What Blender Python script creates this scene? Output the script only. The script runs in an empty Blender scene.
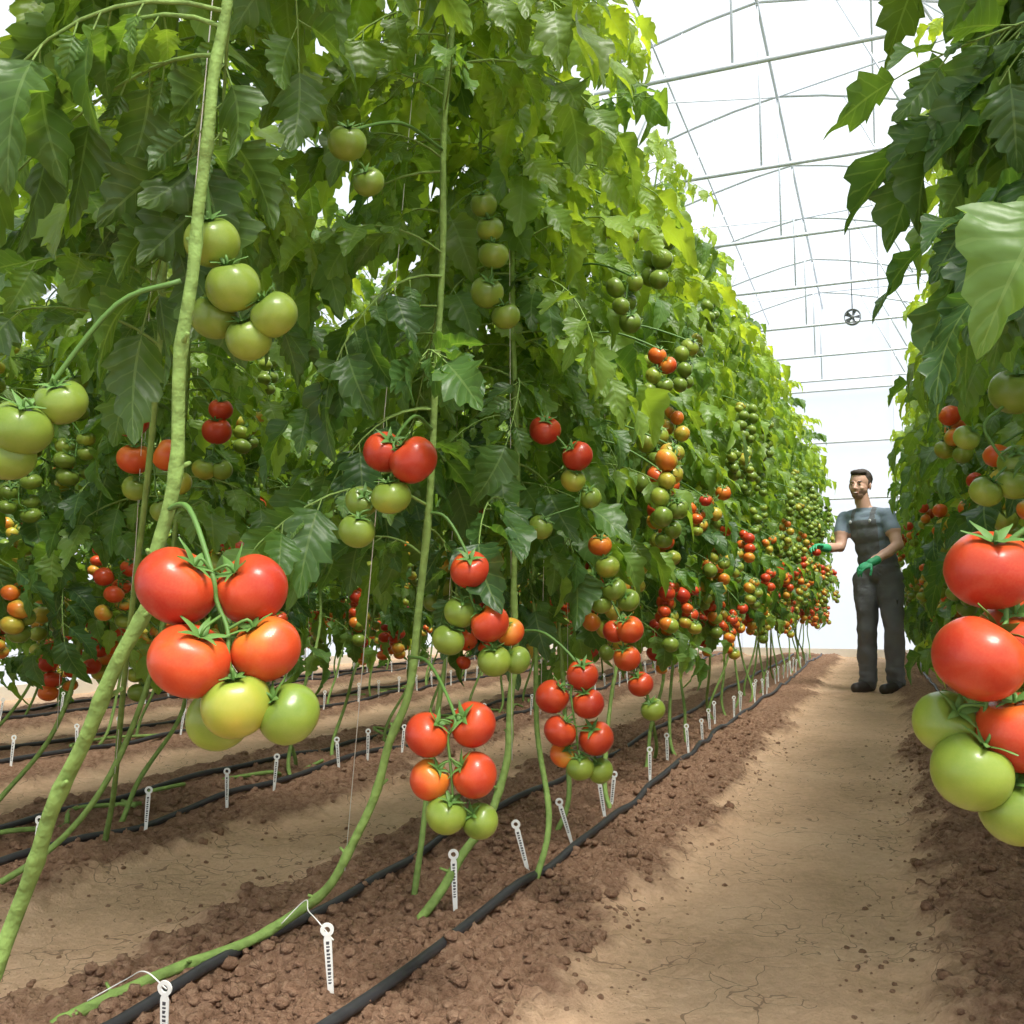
import bpy, math, random
import numpy as np
from mathutils import Vector, Matrix, noise as mnoise
random.seed(7); RNG=np.random.default_rng(11)
S=bpy.context.scene
A_=np.array
# ------------------------------------------------------------------ materials
def newmat(name):
    m=bpy.data.materials.new(name); m.use_nodes=True
    nt=m.node_tree; nt.nodes.clear()
    return m,nt,nt.nodes,nt.links
def N(nt,t,**k):
    n=nt.nodes.new(t)
    for a,b in k.items(): setattr(n,a,b)
    return n
def ramp(nt,stops):
    r=nt.nodes.new('ShaderNodeValToRGB'); e=r.color_ramp.elements
    while len(e)<len(stops): e.new(0.5)
    for i,(p,c) in enumerate(stops):
        e[i].position=p; e[i].color=(*c,1)
    return r
def mathn(nt,op,a=None,b=None,c=None):
    n=nt.nodes.new('ShaderNodeMath'); n.operation=op
    for i,v in enumerate((a,b,c)):
        if v is None: continue
        if isinstance(v,(int,float)): n.inputs[i].default_value=v
        else: nt.links.new(v,n.inputs[i])
    return n.outputs[0]
def mixc(nt,f,a,b,bt='MIX'):
    n=nt.nodes.new('ShaderNodeMix'); n.data_type='RGBA'; n.blend_type=bt
    for sock,v in ((n.inputs[0],f),(n.inputs[6],a),(n.inputs[7],b)):
        if isinstance(v,(int,float)): sock.default_value=v
        elif isinstance(v,tuple): sock.default_value=(*v,1)
        else: nt.links.new(v,sock)
    return n.outputs[2]
def simple(name,col,rough=.6,metal=0,noise=0,nscale=20,bump=0,spec=.5):
    m,nt,ns,L=newmat(name)
    b=N(nt,'ShaderNodeBsdfPrincipled'); o=N(nt,'ShaderNodeOutputMaterial')
    b.inputs['Roughness'].default_value=rough; b.inputs['Metallic'].default_value=metal
    b.inputs['Specular IOR Level'].default_value=spec
    tc=N(nt,'ShaderNodeTexCoord'); nz=N(nt,'ShaderNodeTexNoise'); nz.inputs['Scale'].default_value=nscale
    nz.inputs['Detail'].default_value=4
    L.new(tc.outputs['Object'],nz.inputs['Vector'])
    c=mixc(nt,nz.outputs[0],tuple(x*(1-noise) for x in col),tuple(min(1,x*(1+noise)) for x in col))
    L.new(c,b.inputs['Base Color'])
    if bump:
        bp=N(nt,'ShaderNodeBump'); bp.inputs['Strength'].default_value=bump; bp.inputs['Distance'].default_value=.01
        L.new(nz.outputs[0],bp.inputs['Height']); L.new(bp.outputs[0],b.inputs['Normal'])
    L.new(b.outputs[0],o.inputs[0])
    return m

def leaf_mat():
    m,nt,ns,L=newmat('tomato_leaf')
    at=N(nt,'ShaderNodeAttribute',attribute_name='tint'); lf=N(nt,'ShaderNodeAttribute',attribute_name='lf')
    sep=N(nt,'ShaderNodeSeparateColor'); L.new(at.outputs['Color'],sep.inputs[0])
    sx=N(nt,'ShaderNodeSeparateXYZ'); L.new(lf.outputs['Vector'],sx.inputs[0])
    s=mathn(nt,'ABSOLUTE',sx.outputs[0]); t=sx.outputs[1]
    mid=mathn(nt,'LESS_THAN',s,.045)
    ph=mathn(nt,'SUBTRACT',mathn(nt,'MULTIPLY',t,44.),mathn(nt,'MULTIPLY',s,9.))
    w=mathn(nt,'SINE',ph)
    vein=mathn(nt,'GREATER_THAN',w,.94)
    veins=mathn(nt,'MAXIMUM',mid,mathn(nt,'MULTIPLY',vein,.5))
    r1=ramp(nt,[(0,(.026,.080,.025)),(.45,(.068,.165,.035)),(1,(.21,.35,.065))])
    L.new(sep.outputs[0],r1.inputs[0])
    c=mixc(nt,mathn(nt,'MULTIPLY',sep.outputs[1],.9),r1.outputs[0],(.41,.52,.05))
    nz=N(nt,'ShaderNodeTexNoise'); nz.inputs['Scale'].default_value=35
    tc=N(nt,'ShaderNodeTexCoord'); L.new(tc.outputs['Object'],nz.inputs['Vector'])
    c=mixc(nt,mathn(nt,'MULTIPLY',nz.outputs[0],.28),c,(.12,.23,.06))
    c=mixc(nt,mathn(nt,'MULTIPLY',veins,.35),c,(.26,.40,.14))
    b=N(nt,'ShaderNodeBsdfPrincipled'); L.new(c,b.inputs['Base Color'])
    b.inputs['Roughness'].default_value=.42; b.inputs['Specular IOR Level'].default_value=.5
    bp=N(nt,'ShaderNodeBump'); bp.inputs['Strength'].default_value=.5; bp.inputs['Distance'].default_value=.003
    L.new(mathn(nt,'ADD',mathn(nt,'MULTIPLY',w,-.35),mathn(nt,'MULTIPLY',nz.outputs[0],1.8)),bp.inputs['Height']); L.new(bp.outputs[0],b.inputs['Normal'])
    tr=N(nt,'ShaderNodeBsdfTranslucent')
    tcx=mixc(nt,1.0,c,(2.6,2.25,.7),'MULTIPLY'); L.new(tcx,tr.inputs[0])
    mx=N(nt,'ShaderNodeMixShader'); mx.inputs[0].default_value=.43
    L.new(b.outputs[0],mx.inputs[1]); L.new(tr.outputs[0],mx.inputs[2])
    o=N(nt,'ShaderNodeOutputMaterial'); L.new(mx.outputs[0],o.inputs[0])
    return m
def tomato_mat():
    m,nt,ns,L=newmat('tomato_fruit')
    at=N(nt,'ShaderNodeAttribute',attribute_name='tint'); lf=N(nt,'ShaderNodeAttribute',attribute_name='lf')
    sep=N(nt,'ShaderNodeSeparateColor'); L.new(at.outputs['Color'],sep.inputs[0])
    sx=N(nt,'ShaderNodeSeparateXYZ'); L.new(lf.outputs['Vector'],sx.inputs[0])
    tc=N(nt,'ShaderNodeTexCoord')
    nz=N(nt,'ShaderNodeTexNoise'); nz.inputs['Scale'].default_value=15; nz.inputs['Detail'].default_value=5
    L.new(tc.outputs['Object'],nz.inputs['Vector'])
    n2=N(nt,'ShaderNodeTexNoise'); n2.inputs['Scale'].default_value=420; n2.inputs['Detail'].default_value=2; L.new(tc.outputs['Object'],n2.inputs['Vector'])
    mr=N(nt,'ShaderNodeMapRange'); mr.inputs[1].default_value=.02; mr.inputs[2].default_value=.55
    L.new(sx.outputs[1],mr.inputs[0])
    e=mathn(nt,'ADD',sep.outputs[0],mathn(nt,'MULTIPLY',mathn(nt,'SUBTRACT',mr.outputs[0],1.),.26))
    e=mathn(nt,'ADD',e,mathn(nt,'MULTIPLY',mathn(nt,'SUBTRACT',nz.outputs[0],.5),.55))
    r=ramp(nt,[(0,(.12,.21,.022)),(.22,(.22,.31,.032)),(.42,(.42,.35,.035)),(.58,(.64,.17,.014)),(.76,(.56,.052,.008)),(1,(.38,.010,.005))])
    L.new(e,r.inputs[0])
    c=mixc(nt,mathn(nt,'MULTIPLY',n2.outputs[0],.08),r.outputs[0],(.75,.50,.22))
    b=N(nt,'ShaderNodeBsdfPrincipled'); L.new(c,b.inputs['Base Color'])
    rr=N(nt,'ShaderNodeMapRange'); rr.inputs[3].default_value=.28; rr.inputs[4].default_value=.46; L.new(nz.outputs[0],rr.inputs[0]); L.new(rr.outputs[0],b.inputs['Roughness'])
    b.inputs['Coat Weight'].default_value=.22; b.inputs['Coat Roughness'].default_value=.12
    b.inputs['Specular IOR Level'].default_value=.30
    o=N(nt,'ShaderNodeOutputMaterial'); L.new(b.outputs[0],o.inputs[0])
    return m
def soil_mat():
    m,nt,ns,L=newmat('greenhouse_soil')
    at=N(nt,'ShaderNodeAttribute',attribute_name='tint'); sep=N(nt,'ShaderNodeSeparateColor'); L.new(at.outputs['Color'],sep.inputs[0])
    tc=N(nt,'ShaderNodeTexCoord')
    def nz(sc,d=6,rg=.6):
        n=N(nt,'ShaderNodeTexNoise'); n.inputs['Scale'].default_value=sc; n.inputs['Detail'].default_value=d; n.inputs['Roughness'].default_value=rg
        L.new(tc.outputs['Object'],n.inputs['Vector']); return n.outputs[0]
    n1=nz(2.2); n2=nz(45,8,.75); n3=nz(170,4)
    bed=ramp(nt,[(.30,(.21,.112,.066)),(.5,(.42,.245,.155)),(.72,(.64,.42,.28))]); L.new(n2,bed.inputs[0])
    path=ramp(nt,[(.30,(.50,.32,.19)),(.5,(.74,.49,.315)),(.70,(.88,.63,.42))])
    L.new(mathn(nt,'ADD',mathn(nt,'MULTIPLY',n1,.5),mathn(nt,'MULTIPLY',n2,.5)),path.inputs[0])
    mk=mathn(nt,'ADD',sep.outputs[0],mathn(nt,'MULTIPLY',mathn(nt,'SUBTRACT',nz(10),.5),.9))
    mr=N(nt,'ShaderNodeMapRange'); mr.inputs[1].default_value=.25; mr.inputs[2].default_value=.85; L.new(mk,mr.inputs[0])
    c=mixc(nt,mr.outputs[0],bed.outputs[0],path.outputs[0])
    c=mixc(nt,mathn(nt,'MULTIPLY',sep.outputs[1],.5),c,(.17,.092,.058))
    vo=N(nt,'ShaderNodeTexVoronoi',feature='DISTANCE_TO_EDGE'); vo.inputs['Scale'].default_value=5
    wn=N(nt,'ShaderNodeTexNoise'); wn.inputs['Scale'].default_value=7; L.new(tc.outputs['Object'],wn.inputs['Vector'])
    va=N(nt,'ShaderNodeVectorMath',operation='MULTIPLY_ADD'); L.new(wn.outputs['Color'],va.inputs[0]); va.inputs[1].default_value=(.35,.35,.35); L.new(tc.outputs['Object'],va.inputs[2])
    L.new(va.outputs[0],vo.inputs['Vector'])
    cr=mathn(nt,'MULTIPLY',mathn(nt,'LESS_THAN',vo.outputs[0],.009),mathn(nt,'GREATER_THAN',nz(3.),.46))
    c=mixc(nt,mathn(nt,'MULTIPLY',cr,.6),c,(.20,.115,.072))
    b=N(nt,'ShaderNodeBsdfPrincipled'); L.new(c,b.inputs['Base Color']); b.inputs['Roughness'].default_value=.95
    b.inputs['Specular IOR Level'].default_value=.15
    h=mathn(nt,'ADD',n2,mathn(nt,'MULTIPLY',n3,.4))
    bp=N(nt,'ShaderNodeBump'); bp.inputs['Strength'].default_value=1.0; bp.inputs['Distance'].default_value=.028
    L.new(mathn(nt,'MULTIPLY',h,mathn(nt,'SUBTRACT',1.1,mathn(nt,'MULTIPLY',mr.outputs[0],.5))),bp.inputs['Height']); L.new(bp.outputs[0],b.inputs['Normal'])
    o=N(nt,'ShaderNodeOutputMaterial'); L.new(b.outputs[0],o.inputs[0])
    return m
def film_mat(name,tfac,tl):
    m,nt,ns,L=newmat(name)
    a=N(nt,'ShaderNodeBsdfTransparent'); a.inputs[0].default_value=(.97,.98,1,1)
    t=N(nt,'ShaderNodeBsdfTranslucent'); t.inputs[0].default_value=(*tl,1)
    d=N(nt,'ShaderNodeBsdfDiffuse'); d.inputs[0].default_value=(.9,.92,.93,1)
    m1=N(nt,'ShaderNodeMixShader'); m1.inputs[0].default_value=.3; L.new(t.outputs[0],m1.inputs[1]); L.new(d.outputs[0],m1.inputs[2])
    m2=N(nt,'ShaderNodeMixShader')
    nz=N(nt,'ShaderNodeTexNoise'); nz.inputs['Scale'].default_value=1.2; nz.inputs['Detail'].default_value=3; tc=N(nt,'ShaderNodeTexCoord'); L.new(tc.outputs['Object'],nz.inputs['Vector'])
    sp=N(nt,'ShaderNodeSeparateXYZ'); L.new(tc.outputs['Object'],sp.inputs[0])
    fr=mathn(nt,'FRACT',mathn(nt,'DIVIDE',mathn(nt,'ADD',sp.outputs[1],2.9),1.35))
    band=mathn(nt,'LESS_THAN',fr,.10)
    L.new(mathn(nt,'ADD',mathn(nt,'ADD',tfac-.18,mathn(nt,'MULTIPLY',nz.outputs[0],.36)),mathn(nt,'MULTIPLY',band,.22)),m2.inputs[0])
    L.new(a.outputs[0],m2.inputs[1]); L.new(m1.outputs[0],m2.inputs[2])
    o=N(nt,'ShaderNodeOutputMaterial'); L.new(m2.outputs[0],o.inputs[0])
    return m
M_leaf=leaf_mat(); M_tom=tomato_mat(); M_soil=soil_mat()
M_stem=simple('tomato_stem',(.19,.295,.075),.7,noise=.55,nscale=40,bump=.8,spec=.2)
M_calyx=simple('tomato_calyx',(.09,.20,.035),.6,noise=.25)
M_string=simple('white_twine',(.8,.8,.76),.8)
M_hose=simple('black_hose_rubber',(.028,.028,.031),.45,noise=.4,nscale=60)
M_label=simple('label_plastic',(.82,.83,.80),.45,noise=.04)
M_ink=simple('label_ink',(.06,.06,.07),.7)
M_pipe=simple('galvanised_pipe',(.56,.60,.63),.45,metal=.2,noise=.1)
M_film=film_mat('greenhouse_film',.35,(.44,.49,.56)); M_wallf=film_mat('wall_film',.45,(.85,.88,.92))
PM=[M_leaf,M_tom,M_stem,M_calyx,M_string]
LEAF,TOM,STEM,CAL,STR=range(5)
# ------------------------------------------------------------------ mesh builder
class MB:
    def __init__(s): s.V=[];s.F=[];s.A=[];s.C=[];s.M=[];s.n=0
    def add(s,V,F,A,C,M):
        s.V.append(V);s.F.append(F+s.n);s.A.append(A);s.C.append(C);s.M.append(M);s.n+=len(V)
    def grid(s,P,mat,col=(0,0,0),close=False,A=None):
        nu,nv=P.shape[:2]
        idx=np.arange(nu*nv).reshape(nu,nv)
        if close: idx=np.concatenate([idx,idx[:,:1]],1)
        F=np.stack([idx[:-1,:-1],idx[:-1,1:],idx[1:,1:],idx[1:,:-1]],-1).reshape(-1,4)
        if A is None:
            A=np.zeros((nu,nv,3)); A[...,0]=np.linspace(-1,1,nv)[None]; A[...,1]=np.linspace(0,1,nu)[:,None]
        C=np.ones((nu*nv,4)); C[:,:3]=col
        s.add(P.reshape(-1,3).astype(float),F,A.reshape(-1,3),C,np.full(len(F),mat))
    def arrays(s):
        return [np.concatenate(x) for x in (s.V,s.F,s.A,s.C,s.M)]
    def inst(s,T,R,t,C=None):
        V,F,A,CC,M=T; k=len(R); n=len(V)
        W=np.matmul(V[None],np.transpose(R,(0,2,1)))+t[:,None,:]
        FF=(F[None]+(np.arange(k)*n)[:,None,None]).reshape(-1,4)
        if C is None: C4=np.tile(CC,(k,1))
        else:
            C4=np.ones((k,n,4)); C4[:,:,:3]=C[:,None,:]+ (CC[None,:,:3]); C4=C4.reshape(-1,4)
        s.add(W.reshape(-1,3),FF,np.tile(A,(k,1)),C4,np.tile(M,k))
    def mesh(s,name,mats):
        V,F,A,C,M=s.arrays(); me=bpy.data.meshes.new(name)
        me.vertices.add(len(V)); me.vertices.foreach_set('co',V.astype(np.float32).ravel())
        me.loops.add(len(F)*4); me.loops.foreach_set('vertex_index',F.astype(np.int32).ravel())
        me.polygons.add(len(F)); me.polygons.foreach_set('loop_start',(np.arange(len(F))*4).astype(np.int32))
        for m in mats: me.materials.append(m)
        me.polygons.foreach_set('material_index',M.astype(np.int32))
        me.polygons.foreach_set('use_smooth',np.ones(len(F),dtype=bool))
        me.update(calc_edges=True)
        a=me.attributes.new('lf','FLOAT_VECTOR','POINT'); a.data.foreach_set('vector',A.astype(np.float32).ravel())
        c=me.attributes.new('tint','FLOAT_COLOR','POINT'); c.data.foreach_set('color',np.clip(C,0,1).astype(np.float32).ravel())
        return me
def link(name,me,loc=(0,0,0),rotz=0,parent=None,scale=None):
    o=bpy.data.objects.new(name,me); S.collection.objects.link(o); o.location=loc; o.rotation_euler[2]=rotz
    if scale: o.scale=scale
    if parent: o.parent=parent
    return o
def unit(v): v=np.asarray(v,float); return v/max(1e-9,np.linalg.norm(v))
def catmull(P,k=6):
    P=np.asarray(P,float)
    if len(P)==2: return P[0]+(P[1]-P[0])*np.linspace(0,1,k+1)[:,None]
    Q=np.vstack([2*P[0]-P[1],P,2*P[-1]-P[-2]]); out=[]
    for i in range(1,len(Q)-2):
        p0,p1,p2,p3=Q[i-1:i+3]
        for j in range(k):
            t=j/k; out.append(.5*((2*p1)+(-p0+p2)*t+(2*p0-5*p1+4*p2-p3)*t*t+(-p0+3*p1-3*p2+p3)*t**3))
    out.append(P[-1]); return np.array(out)
def tube(mb,P,r,mat,col=(0,0,0),ns=8,cap=True):
    P=np.asarray(P,float); n=len(P); r=np.broadcast_to(np.asarray(r,float),(n,)).copy()
    if cap:
        P=np.vstack([P[:1],P,P[-1:]]); r=np.concatenate([[1e-5],r,[1e-5]]); n+=2
    T=np.gradient(P,axis=0)
    if cap: T[0]=T[1]=P[2]-P[1]; T[-1]=T[-2]=P[-2]-P[-3]
    T/=np.maximum(1e-9,np.linalg.norm(T,axis=1))[:,None]
    up=np.array([0,0,1.]) if abs(T[0][2])<.9 else np.array([1.,0,0])
    G=np.zeros((n,ns,3)); a=np.arange(ns)*2*np.pi/ns
    u=unit(np.cross(T[0],up))
    for i in range(n):
        u=unit(u-T[i]*u.dot(T[i])); v=np.cross(T[i],u)
        G[i]=P[i]+r[i]*(np.cos(a)[:,None]*u+np.sin(a)[:,None]*v)
    mb.grid(G,mat,col,close=True)
def rotz(a): c,s=np.cos(a),np.sin(a); return np.array([[c,-s,0],[s,c,0],[0,0,1.]])
def rotx(a): c,s=np.cos(a),np.sin(a); return np.array([[1,0,0],[0,c,-s],[0,s,c]])
def roty(a): c,s=np.cos(a),np.sin(a); return np.array([[c,0,s],[0,1,0],[-s,0,c]])
# ------------------------------------------------------------------ worker
M_skin=simple('skin',(.58,.345,.25),.5,noise=.06); M_hair=simple('dark_hair',(.035,.024,.017),.7,noise=.3,nscale=200)
M_beard=simple('stubble_beard',(.30,.175,.122),.7,noise=.3,nscale=200)
M_shirt=simple('blue_grey_shirt',(.19,.25,.31),.85,noise=.15,nscale=15,bump=.6)
M_over=simple('grey_overalls',(.135,.145,.155),.85,noise=.2,nscale=12,bump=.8)
M_boot=simple('dark_boot',(.04,.032,.028),.5); M_glove=simple('green_glove',(.04,.36,.16),.6,noise=.1)
M_white=simple('eye_white',(.50,.46,.42),.4); M_lip=simple('lip',(.42,.19,.15),.5); M_teeth=simple('teeth_enamel',(.75,.72,.68),.4)
man=bpy.data.objects.new('man',None); S.collection.objects.link(man); man.location=(-.075,8.35,.012); man.scale=(1.02,1.02,1.02)
def ell(mb,c,r,R=np.eye(3),n=16):
    p,t=np.meshgrid(np.linspace(.01,np.pi-.01,n),np.arange(n*2)*np.pi/n,indexing='ij')
    P=np.stack([r[0]*np.sin(p)*np.cos(t),r[1]*np.sin(p)*np.sin(t),r[2]*np.cos(p)],-1)@np.asarray(R).T+A_(c); mb.grid(P[::-1],0,close=True)
def caps(mb,p0,p1,r0,r1,n=9):
    p0=A_(p0,float);p1=A_(p1,float)
    for s in np.linspace(0,1,max(3,int(np.linalg.norm(p1-p0)/min(r0,r1)*2.4)+2)):
        r=r0+(r1-r0)*s; ell(mb,p0+(p1-p0)*s,(r,r,r),np.eye(3),n)
def remesh(mb,vox,it,name):
    me=mb.mesh(name,[]); o=link(name,me); m=o.modifiers.new('r','REMESH'); m.mode='VOXEL'; m.voxel_size=vox
    s=o.modifiers.new('s','SMOOTH'); s.factor=.5; s.iterations=it
    dg=bpy.context.evaluated_depsgraph_get(); dg.update(); nm=bpy.data.meshes.new_from_object(o.evaluated_get(dg)); bpy.data.objects.remove(o)
    nm.polygons.foreach_set('use_smooth',np.ones(len(nm.polygons),dtype=bool)); nm.name=name; return nm
f=unit([-.5,-.87,0]); sl=A_([.87,-.5,0]); Tq=np.stack([sl,-f,[0,0,1]],1)
RS,LS=A_([-.215,.055,1.400]),A_([.110,-.133,1.400]); RE,LE=A_([-.26,-.05,1.16]),A_([.175,-.22,1.16]); RW,LW=A_([-.38,-.25,1.15]),A_([-.02,-.37,1.02])
nk=A_([-.055,-.04,1.48])
mb=MB()
def tor(c,r): ell(mb,c,r,Tq,18)
tor((.03,0,.97),(.172,.122,.13)); tor((.02,-.005,1.06),(.16,.118,.12)); tor((0,-.015,1.16),(.158,.115,.13)); tor((-.02,-.025,1.27),(.175,.12,.13)); tor((-.04,-.035,1.35),(.186,.112,.085)); tor((-.05,-.04,1.405),(.175,.082,.055))
caps(mb,nk-[0,0,.06],A_([-.085,-.065,1.60]),.062,.054)
for Sh,E,W in ((RS,RE,RW),(LS,LE,LW)):
    M_=Sh*.5+E*.5
    caps(mb,nk-[0,0,.03],Sh,.046,.056)
    caps(mb,Sh,M_,.064,.062); caps(mb,M_,E,.052,.043); caps(mb,E,E*.65+W*.35,.044,.042); caps(mb,E*.65+W*.35,W,.042,.028)
for H_,K,An in ((A_([-.065,.03,.90]),A_([-.075,-.02,.50]),A_([-.085,.05,.075])),(A_([.11,-.03,.90]),A_([.125,-.08,.50]),A_([.125,.0,.075]))):
    caps(mb,H_,K,.110,.080); caps(mb,K,An,.080,.072)
body=remesh(mb,.009,4,'body')
for m in (M_over,M_shirt,M_skin): body.materials.append(m)
nP=len(body.polygons); cen=np.empty(nP*3,dtype=np.float32); body.polygons.foreach_get('center',cen); cen=cen.reshape(-1,3).astype(float)
def sdv(P,a,b):
    ab=b-a; t=np.clip((P-a)@ab/ab.dot(ab),0,1); return np.linalg.norm(P-(a+t[:,None]*ab),axis=1),t
best=np.full(nP,1e9); arm=np.zeros(nP)
for Sh,E,W in ((RS,RE,RW),(LS,LE,LW)):
    for (a,b,k0) in ((Sh,E,0.),(E,W,.5)):
        d,t=sdv(cen,a,b); t=k0+t*.5; m=d<best; best[m]=d[m]; arm[m]=t[m]
rel=cen-A_([-.03,-.02,0]); lat=rel@sl; fr=rel@f; z=cen[:,2]
mi=np.ones(nP,dtype=np.int32)
mi[(z<1.37)&(((fr>.02)&(np.abs(lat)<.12))|(z<1.10))]=0
mi[(np.abs(np.abs(lat)-.085)<.020)&(z>1.35)&(z<1.52)]=0
isarm=(best<.070)&((arm>.12)|(best<.052)); mi[isarm]=np.where(arm[isarm]<.27,1,2); 
mi[z<1.0]=np.where(isarm[z<1.0],2,0)
nd=np.linalg.norm(cen[:,:2]-nk[:2],axis=1)
mi[(z>1.475)&(nd<.12)&(nd<.075+(z-1.475)*.5)]=2
mi[z>1.53]=2
body.polygons.foreach_set('material_index',mi)
for v in body.vertices:
    z=v.co.z; d=0
    if z<1.0:
        d=mnoise.noise(Vector((v.co.x*9,v.co.y*9,z*8)))*.018+mnoise.noise(Vector((v.co.x*20+5,v.co.y*20+z*6,z*14)))*.008
        if z<.22: d+=mnoise.noise(Vector((v.co.x*8,v.co.y*8,z*26)))*.014
    elif z<1.40: d=mnoise.noise(Vector((v.co.x*9,v.co.y*9,z*10+9)))*.012+mnoise.noise(Vector((v.co.x*22,v.co.y*22,z*18)))*.005
    v.co+=v.normal*d
link('body',body,parent=man)
hc=A_([-.09,-.070,1.652]); hy=math.radians(-20); HR=rotz(hy)@rotx(.05)@roty(.06)
def hp(x,y,z): return hc+HR@A_([x,y,z])
HS=1.04
def hlink(nm,me):
    o=link(nm,me,parent=man); o.scale=(HS,HS,HS); o.location=Vector(hc)*(1-HS); return o
mb=MB()
ell(mb,hp(0,.015,.035),(.074,.093,.088),HR); ell(mb,hp(0,-.02,-.02),(.064,.072,.080),HR); ell(mb,hp(0,-.040,-.070),(.046,.042,.036),HR)
for s in (-1,1): ell(mb,hp(s*.030,-.083,.028),(.020,.010,.007),HR,10)
caps(mb,hp(0,-.084,.012),hp(0,-.104,-.020),.007,.011); ell(mb,hp(.011,-.093,-.023),(.0075,.009,.006),HR,8); ell(mb,hp(-.011,-.093,-.023),(.0075,.009,.006),HR,8)
for s in (-1,1):
    ell(mb,hp(s*.076,.012,-.002),(.010,.020,.032),HR@rotz(s*.35),10); ell(mb,hp(s*.038,-.066,-.020),(.018,.016,.015),HR,10)
caps(mb,hp(0,.02,-.05),hp(0,.03,-.12),.053,.050)
hd=remesh(mb,.004,3,'head'); hd.materials.append(M_skin); hd.materials.append(M_beard); hd.materials.append(M_hair)
for pl in hd.polygons:
    q=HR.T@(A_(pl.center)-hc)
    low=-.036-.35*max(0,.05-abs(q[0]))
    if q[2]<low and -.106<q[2] and q[1]<.0 and not (abs(q[0])<.026 and -.066<q[2]<-.046): pl.material_index=1
    if .026<q[2]<.034 and .014<abs(q[0])<.046 and q[1]<-.06: pl.material_index=2
hlink('head',hd)
mb=MB(); ell(mb,hp(0,.032,.055),(.082,.090,.080),HR,18); ell(mb,hp(0,-.028,.102),(.062,.050,.026),HR)
for s in (-1,1): ell(mb,hp(s*.071,.012,.030),(.010,.026,.036),HR)
hair=remesh(mb,.005,2,'hair'); hair.materials.append(M_hair)
for v in hair.vertices: v.co+=v.normal*mnoise.noise(v.co*60)*.004
hlink('hair',hair)
mb=MB()
for s in (-1,1): ell(mb,hp(s*.030,-.0765,.008),(.0100,.0090,.0036),HR,10)
hlink('eyes',mb.mesh('eyes',[M_white]))
mb=MB()
for s in (-1,1): ell(mb,hp(s*.030,-.0835,.008),(.0062,.004,.0045),HR,8)
hlink('irises',mb.mesh('irises',[M_hair]))
mb=MB(); P=[hp(x,-.094+abs(x)*.5,-.056+6*x*x) for x in np.linspace(-.023,.023,7)]; tube(mb,A_(P),[.002,.005,.0062,.0062,.0062,.005,.002],0,ns=8); hlink('mouth',mb.mesh('mouth',[M_lip]))
mb=MB(); P=[hp(x,-.0985+abs(x)*.5,-.055+6*x*x) for x in np.linspace(-.015,.015,7)]; tube(mb,A_(P),[.001,.0025,.003,.003,.003,.0025,.001],0,ns=8); hlink('teeth',mb.mesh('teeth',[M_teeth]))
def hand(W,d,pn,side,nm,curl):
    d=unit(d); pn=unit(pn-d*np.dot(pn,d)); u=np.cross(d,pn)*side; R=np.stack([d,u,pn],1); mb=MB()
    caps(mb,W-d*.05,W+d*.01,.036,.031)
    ell(mb,W+d*.055,(.055,.043,.020),R,14)
    for i,(o,l) in enumerate(((-.030,.070),(-.010,.080),(.011,.076),(.030,.060))):
        b=W+d*(.088-.004*abs(i-1))+u*o*.95; c=0.; p=b; dr=d.copy()
        for k,fr in enumerate((.45,.32,.23)):
            c+=curl[k]; dr=d*math.cos(c)+pn*math.sin(c); q=p+dr*l*fr; caps(mb,p,q,.0095-.0008*k,.009-.0008*k,n=7); p=q
    p=W+d*.028-u*.032
    for k,(a,b_) in enumerate(((.045,.5),(.035,.75))):
        q=p+unit(d*.65-u*(.75-.5*k)+pn*b_)*a; caps(mb,p,q,.0115-.0015*k,.010-.001*k,n=7); p=q
    h=remesh(mb,.0035,2,nm); h.materials.append(M_glove); link(nm,h,parent=man)
hand(RW,RW-RE+A_([-.04,0,.03]),A_([.25,-.35,-.9]),1,'right_hand',(.35,.6,.5))
hand(LW,unit(LW-LE)+A_([-.2,0,0]),A_([-.2,.3,-.9]),-1,'left_hand',(.4,.6,.5))
for nm,An in (('right_boot',A_([-.085,.05,0])),('left_boot',A_([.125,.0,0]))):
    mb=MB(); caps(mb,An+[0,0,.17],An+[0,0,.07],.052,.050)
    caps(mb,An+[0,0,.05]-f*.03,An+f*.17+[0,0,.04],.050,.043)
    b=remesh(mb,.007,3,nm)
    for v in b.vertices: v.co.z=max(v.co.z,.004)
    b.materials.append(M_boot); link(nm,b,parent=man)
mb=MB()
for s in (-1,1):
    c=A_([-.042,-.035,1.36])+sl*s*.085+f*.112; ell(mb,c,(.012,.006,.014),Tq,8)
link('strap_buckles',mb.mesh('strap_buckles',[M_pipe]),parent=man)
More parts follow.
